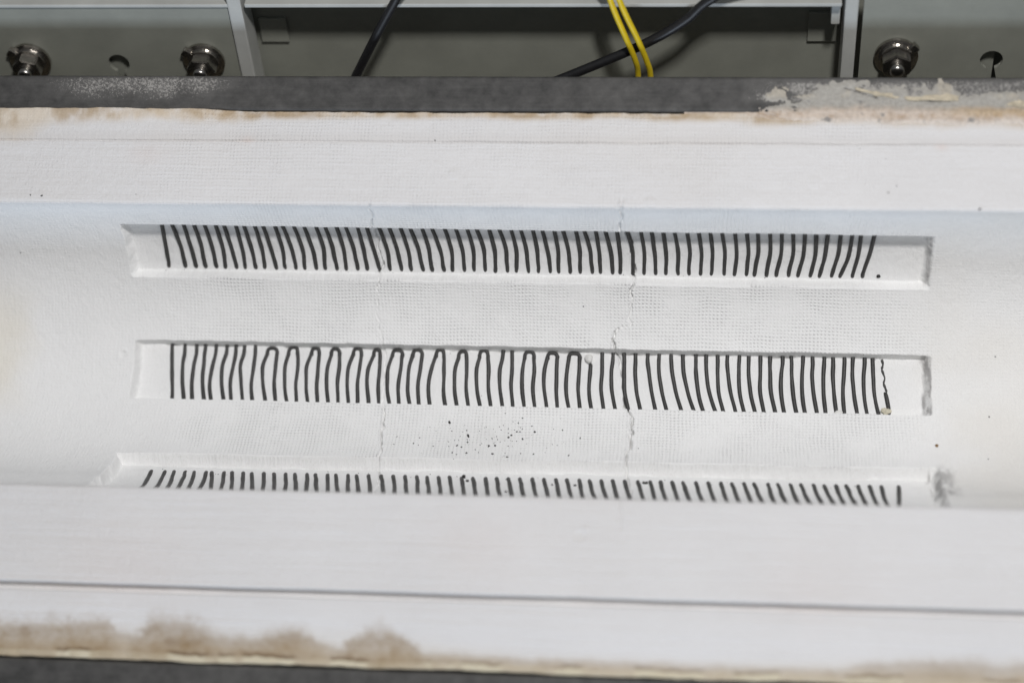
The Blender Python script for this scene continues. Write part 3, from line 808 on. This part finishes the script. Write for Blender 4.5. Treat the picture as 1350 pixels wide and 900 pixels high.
def bolt(x, y, tabside, label, spin):
    stud_bm = bmesh.new()
    prof = [(0.0040, 0.0), (0.0040, 0.0125), (0.0037, 0.0138), (0.0028, 0.0147), (0.0012, 0.0150)]
    # threaded stud: small ridges
    zs = np.arange(0.008, 0.0130, 0.00045)
    prof = [(0.0040, 0.0)] + [(0.0040 - 0.00028 * (k % 2), z) for k, z in enumerate(zs)] + [(0.0037, 0.0138), (0.0028, 0.0147), (0.0010, 0.0150)]
    sides = 20; V = []; F = []
    for r, z in prof:
        for j in range(sides):
            a = 2 * math.pi * j / sides; V.append((r * math.cos(a), r * math.sin(a), z))
    for i in range(len(prof) - 1):
        for j in range(sides):
            k = (j + 1) % sides
            F.append((i * sides + j, i * sides + k, (i + 1) * sides + k, (i + 1) * sides + j))
    F.append(tuple((len(prof) - 1) * sides + j for j in range(sides)))
    me = bpy.data.meshes.new('bolt'); me.from_pydata(V, [], F); me.update()
    b = link('bolt', me, M_STEEL, housing)
    b.location = (x, y, 0.0); b['label'] = label
    # washer with a bent locking tab
    bm = bmesh.new()
    bmesh.ops.create_cone(bm, cap_ends=True, segments=40, radius1=0.0112, radius2=0.0112, depth=0.0018, matrix=Matrix.Translation((0, 0, 0.0012)))
    bmesh.ops.create_cone(bm, cap_ends=True, segments=32, radius1=0.0090, radius2=0.0086, depth=0.0019, matrix=Matrix.Translation((0, 0, 0.0031)))
    mw = bpy.data.meshes.new('washer')
    box_bm(bm, (-0.0022, 0.0085, 0.0008), (0.0022, 0.0128, 0.0042), 0.0004)
    for v in bm.verts: pass
    bm.to_mesh(mw); bm.free()
    w = link('washer', mw, M_STEEL, b, smooth=False); w.rotation_euler = (0, 0, tabside)
    bm = bmesh.new()
    bmesh.ops.create_cone(bm, cap_ends=True, segments=6, radius1=0.0081, radius2=0.0081, depth=0.0066, matrix=Matrix.Translation((0, 0, 0.0075)))
    bmesh.ops.bevel(bm, geom=list(bm.edges), offset=0.0006, segments=2, affect='EDGES')
    mn = bpy.data.meshes.new('nut'); bm.to_mesh(mn); bm.free()
    nut = link('nut', mn, M_STEEL, b, smooth=False); nut.rotation_euler = (0, 0, spin)
bolt(-0.2678, 0.0034, 0.9, 'bolt at the outer end of the left side panel', 0.2)
bolt(-0.1718, 0.0035, 0.9, 'bolt next to the fold post on the left side panel', 0.45)
bolt(0.1925, 0.0070, -0.9, 'bolt on the right side panel beside the keyhole', 0.1)

# ------------------------------------------------------------------ cables in front of the recess
def hpt(x, w, off):        # housing plane coordinates -> world
    return np.array((x, 0.160 + w * math.cos(TILT) - off * math.sin(TILT), -0.03 + w * math.sin(TILT) + off * math.cos(TILT)))
def cable(name, pts, rad, mat, label, cat, group=None):
    P = catmull(np.array([hpt(*p) for p in pts]), 40)
    base = P[0].copy()
    o = link(name, tube_mesh(name, P - base, rad, 14), mat)
    o.location = base
    tag(o, label, cat, group)
cable('black_cable', [(-0.046, 0.078, 0.004), (-0.0600, 0.0520, 0.006), (-0.0736, 0.0277, 0.006), (-0.0893, -0.0023, 0.005), (-0.102, -0.028, 0.002)], 0.0024, M_BLACK,
      'black cable running down alone from the shelf, well clear of the yellow wires', 'cable')
cable('black_cable', [(0.150, 0.078, 0.006), (0.1003, 0.0489, 0.006), (0.0850, 0.0340, 0.006), (0.0639, 0.0189, 0.006), (0.0250, -0.0015, 0.006), (-0.01, -0.019, 0.005)], 0.0025, M_BLACK,
      'black cable slanting behind the pair of yellow wires', 'cable')
cable('yellow_wire', [(0.0400, 0.075, 0.006), (0.0478, 0.0467, 0.0100), (0.0545, 0.0270, 0.0115), (0.0590, 0.0120, 0.0105), (0.0602, 0.0006, 0.008), (0.0600, -0.025, 0.006)], 0.00155, M_YELLOW,
      'yellow wire of the pair, on the side of the lone black cable', 'wire', 'pair of yellow wires')
cable('yellow_wire', [(0.0440, 0.075, 0.008), (0.0528, 0.0467, 0.0110), (0.0605, 0.0270, 0.0125), (0.0650, 0.0120, 0.0115), (0.0668, 0.0006, 0.010), (0.0665, -0.025, 0.008)], 0.00155, M_YELLOW,
      'yellow wire of the pair, farther from the lone black cable', 'wire', 'pair of yellow wires')

# ------------------------------------------------------------------ grit, crumbs and splinters lying in the trough
GRIT = json.loads('''[[-34.7,-26.1,0.43],[-24.1,-34.6,0.43],[-23.8,-35.4,0.28],[-25.2,-31.0,0.18],[-23.9,-39.2,0.25],[-29.1,-41.7,0.28],[-26.7,-42.8,0.25],[-23.7,-47.4,0.32],[-28.6,-48.7,0.18],[-30.9,-47.3,0.21],[-17.2,-40.9,0.21],[-12.7,-41.6,0.36],[-9.5,-41.2,0.32],[-11.5,-36.0,0.18],[-10.1,-47.7,0.32],[-17.5,-46.8,0.18],[-19.4,-44.5,0.18],[-2.6,-41.4,0.18],[-2.5,-49.9,0.25],[-3.0,-35.2,0.39],[-1.7,-33.6,0.32],[1.0,-31.2,0.28],[2.7,-31.2,0.21],[4.4,-36.0,0.32],[10.4,-31.0,0.36],[3.8,-29.2,0.18],[-3.6,-29.4,0.21],[1.3,-25.6,0.21],[-1.4,-24.9,0.14],[3.4,-22.5,0.21],[-5.9,-19.8,0.18],[8.6,-27.4,0.18],[1.4,-37.6,0.18],[4.3,-46.7,0.21],[10.9,-47.1,0.25],[24.6,-29.5,0.28],[20.0,-29.0,0.18],[29.0,-47.5,0.25],[34.1,-34.6,0.21],[-51.9,-40.9,0.21],[-49.2,-36.8,0.18],[-21.6,-62.7,0.52],[-0.5,-74.0,0.4],[21.8,-64.5,0.36],[33.3,-64.7,0.36],[68.6,-60.8,0.64],[-242.9,114.4,0.52],[-249.0,114.8,0.36],[185.7,119.9,0.4],[189.8,123.5,0.32],[229.8,111.7,0.48],[33.5,38.8,0.4],[-40.8,146.5,0.4],[-266.9,66.1,0.32],[241.9,-16.0,0.4],[245.6,16.0,0.48],[239.4,-43.0,0.4]]''')   # x mm, s mm, radius mm
def chip_mesh(bm, c, nrm, r, seed):
    g = np.random.default_rng(seed)
    t = np.cross(nrm, (1, 0, 0)); t /= np.linalg.norm(t); b = np.cross(nrm, t)
    a0 = g.random() * 6.28
    k = 6; st = 1 + 0.7 * g.random()
    ring = []; ring2 = []
    for j in range(k):
        a = 2 * math.pi * j / k
        rr = r * (0.65 + 0.6 * g.random())
        u, v = math.cos(a) * rr * st, math.sin(a) * rr
        u, v = u * math.cos(a0) - v * math.sin(a0), u * math.sin(a0) + v * math.cos(a0)
        ring.append(bm.verts.new(Vector(c + t * u + b * v - nrm * r * 0.3)))
        ring2.append(bm.verts.new(Vector(c + (t * u + b * v) * 0.7 + nrm * r * (0.35 + 0.4 * g.random()))))
    for j in range(k):
        i = (j + 1) % k
        bm.faces.new((ring[j], ring[i], ring2[i], ring2[j]))
    bm.faces.new(ring2); bm.faces.new(ring[::-1])

def surf_at(x, s):
    p = lining_point(np.array([x]), np.array([s]))[0]
    _, _, ny, nz = profile(s)
    return p, np.array((0.0, float(ny), float(nz)))
bm = bmesh.new()
for k, (x, s, r) in enumerate(GRIT):
    p, nrm = surf_at(x * MM, s * MM)
    chip_mesh(bm, p, nrm, r * (1.9 if k < 46 else 1.1) * MM, 500 + k)
g2 = np.random.default_rng(77)
for k in range(128):        # finest dust of the same scatter, and stray specks along the wire ends
    if k < 70: x, s = g2.normal(-9, 20), g2.normal(-37, 7.5)
    elif k < 120: x, s = g2.uniform(-185, 195), g2.choice([-58.0, -60.5, 14.0, 53.5]) + g2.normal(0, 0.8)
    else: x, s = g2.uniform(-240, 240), g2.uniform(-45, 150)
    p, nrm = surf_at(x * MM, s * MM)
    chip_mesh(bm, p, nrm, 0.13e-3 + 0.18e-3 * g2.random(), 900 + k)
bmesh.ops.recalc_face_normals(bm, faces=bm.faces)
me = bpy.data.meshes.new('scale_grit'); bm.to_mesh(me); bm.free()
tag(link('scale_grit', me, M_GRIT, smooth=False), 'scatter of fine black scale specks on the white trough', 'grit', kind='stuff')

def lump(name, x, s, r, mat, label, cat, group=None, lift=0.0, seed=1, squash=0.7):
    p, nrm = surf_at(x * MM, s * MM)
    bm = bmesh.new(); bmesh.ops.create_icosphere(bm, subdivisions=3, radius=1.0)
    g = np.random.default_rng(seed); o3 = g.random(3) * 9
    for v in bm.verts:
        n = float(vnoise(v.co.x + o3[0], v.co.y + v.co.z * 0.7 + o3[1], 0.8, seed)) * 0.42 + float(vnoise(v.co.y + o3[2], v.co.z - v.co.x, 0.33, seed + 5)) * 0.16
        v.co = v.co * (1 + n); v.co.z *= squash
        v.co = Vector((v.co.x * r * MM, v.co.y * r * MM, v.co.z * r * MM))
    me = bpy.data.meshes.new(name); bm.to_mesh(me); bm.free()
    o = link(name, me, mat)
    o.location = Vector(p) + Vector(nrm) * ((r * squash * 0.6 + lift) * MM)
    o.rotation_euler = (math.atan2(-nrm[1], nrm[2]), 0, 0)
    tag(o, label, cat, group)
lump('brown_crumb', 214.6, -34.7, 0.9, M_BROWN, 'tiny brown crumb on bare white lining past the slot ends', 'crumb', seed=3)
lump('fibre_crumb', 36.3, 11.6, 2.2, M_WHITE, 'round white crumb covering the end of a strand in the bottom slot', 'crumb', 'fibre crumbs in the bottom slot', 0.3, seed=5, squash=0.75)
lump('fibre_crumb', 166.5, -13.2, 2.0, M_WHITE, 'white crumb at the near edge of the bottom slot between strands', 'crumb', 'fibre crumbs in the bottom slot', 0.0, seed=8)
lump('fibre_crumb', 190.5, -12.0, 2.4, M_CREAM, 'cream crumb below the broken strand end in the bottom slot', 'crumb', 'fibre crumbs in the bottom slot', 0.0, seed=12)
lump('scale_lump', -23.9, -59.3, 1.0, M_GRIT, 'black scale lump by a strand top in the near wall slot', 'scale', seed=21)
lump('wire_stump', 185.5, 55.0, 0.85, M_GRIT, 'black stump of wire past the last strand in the far wall slot', 'wire stump', seed=23)
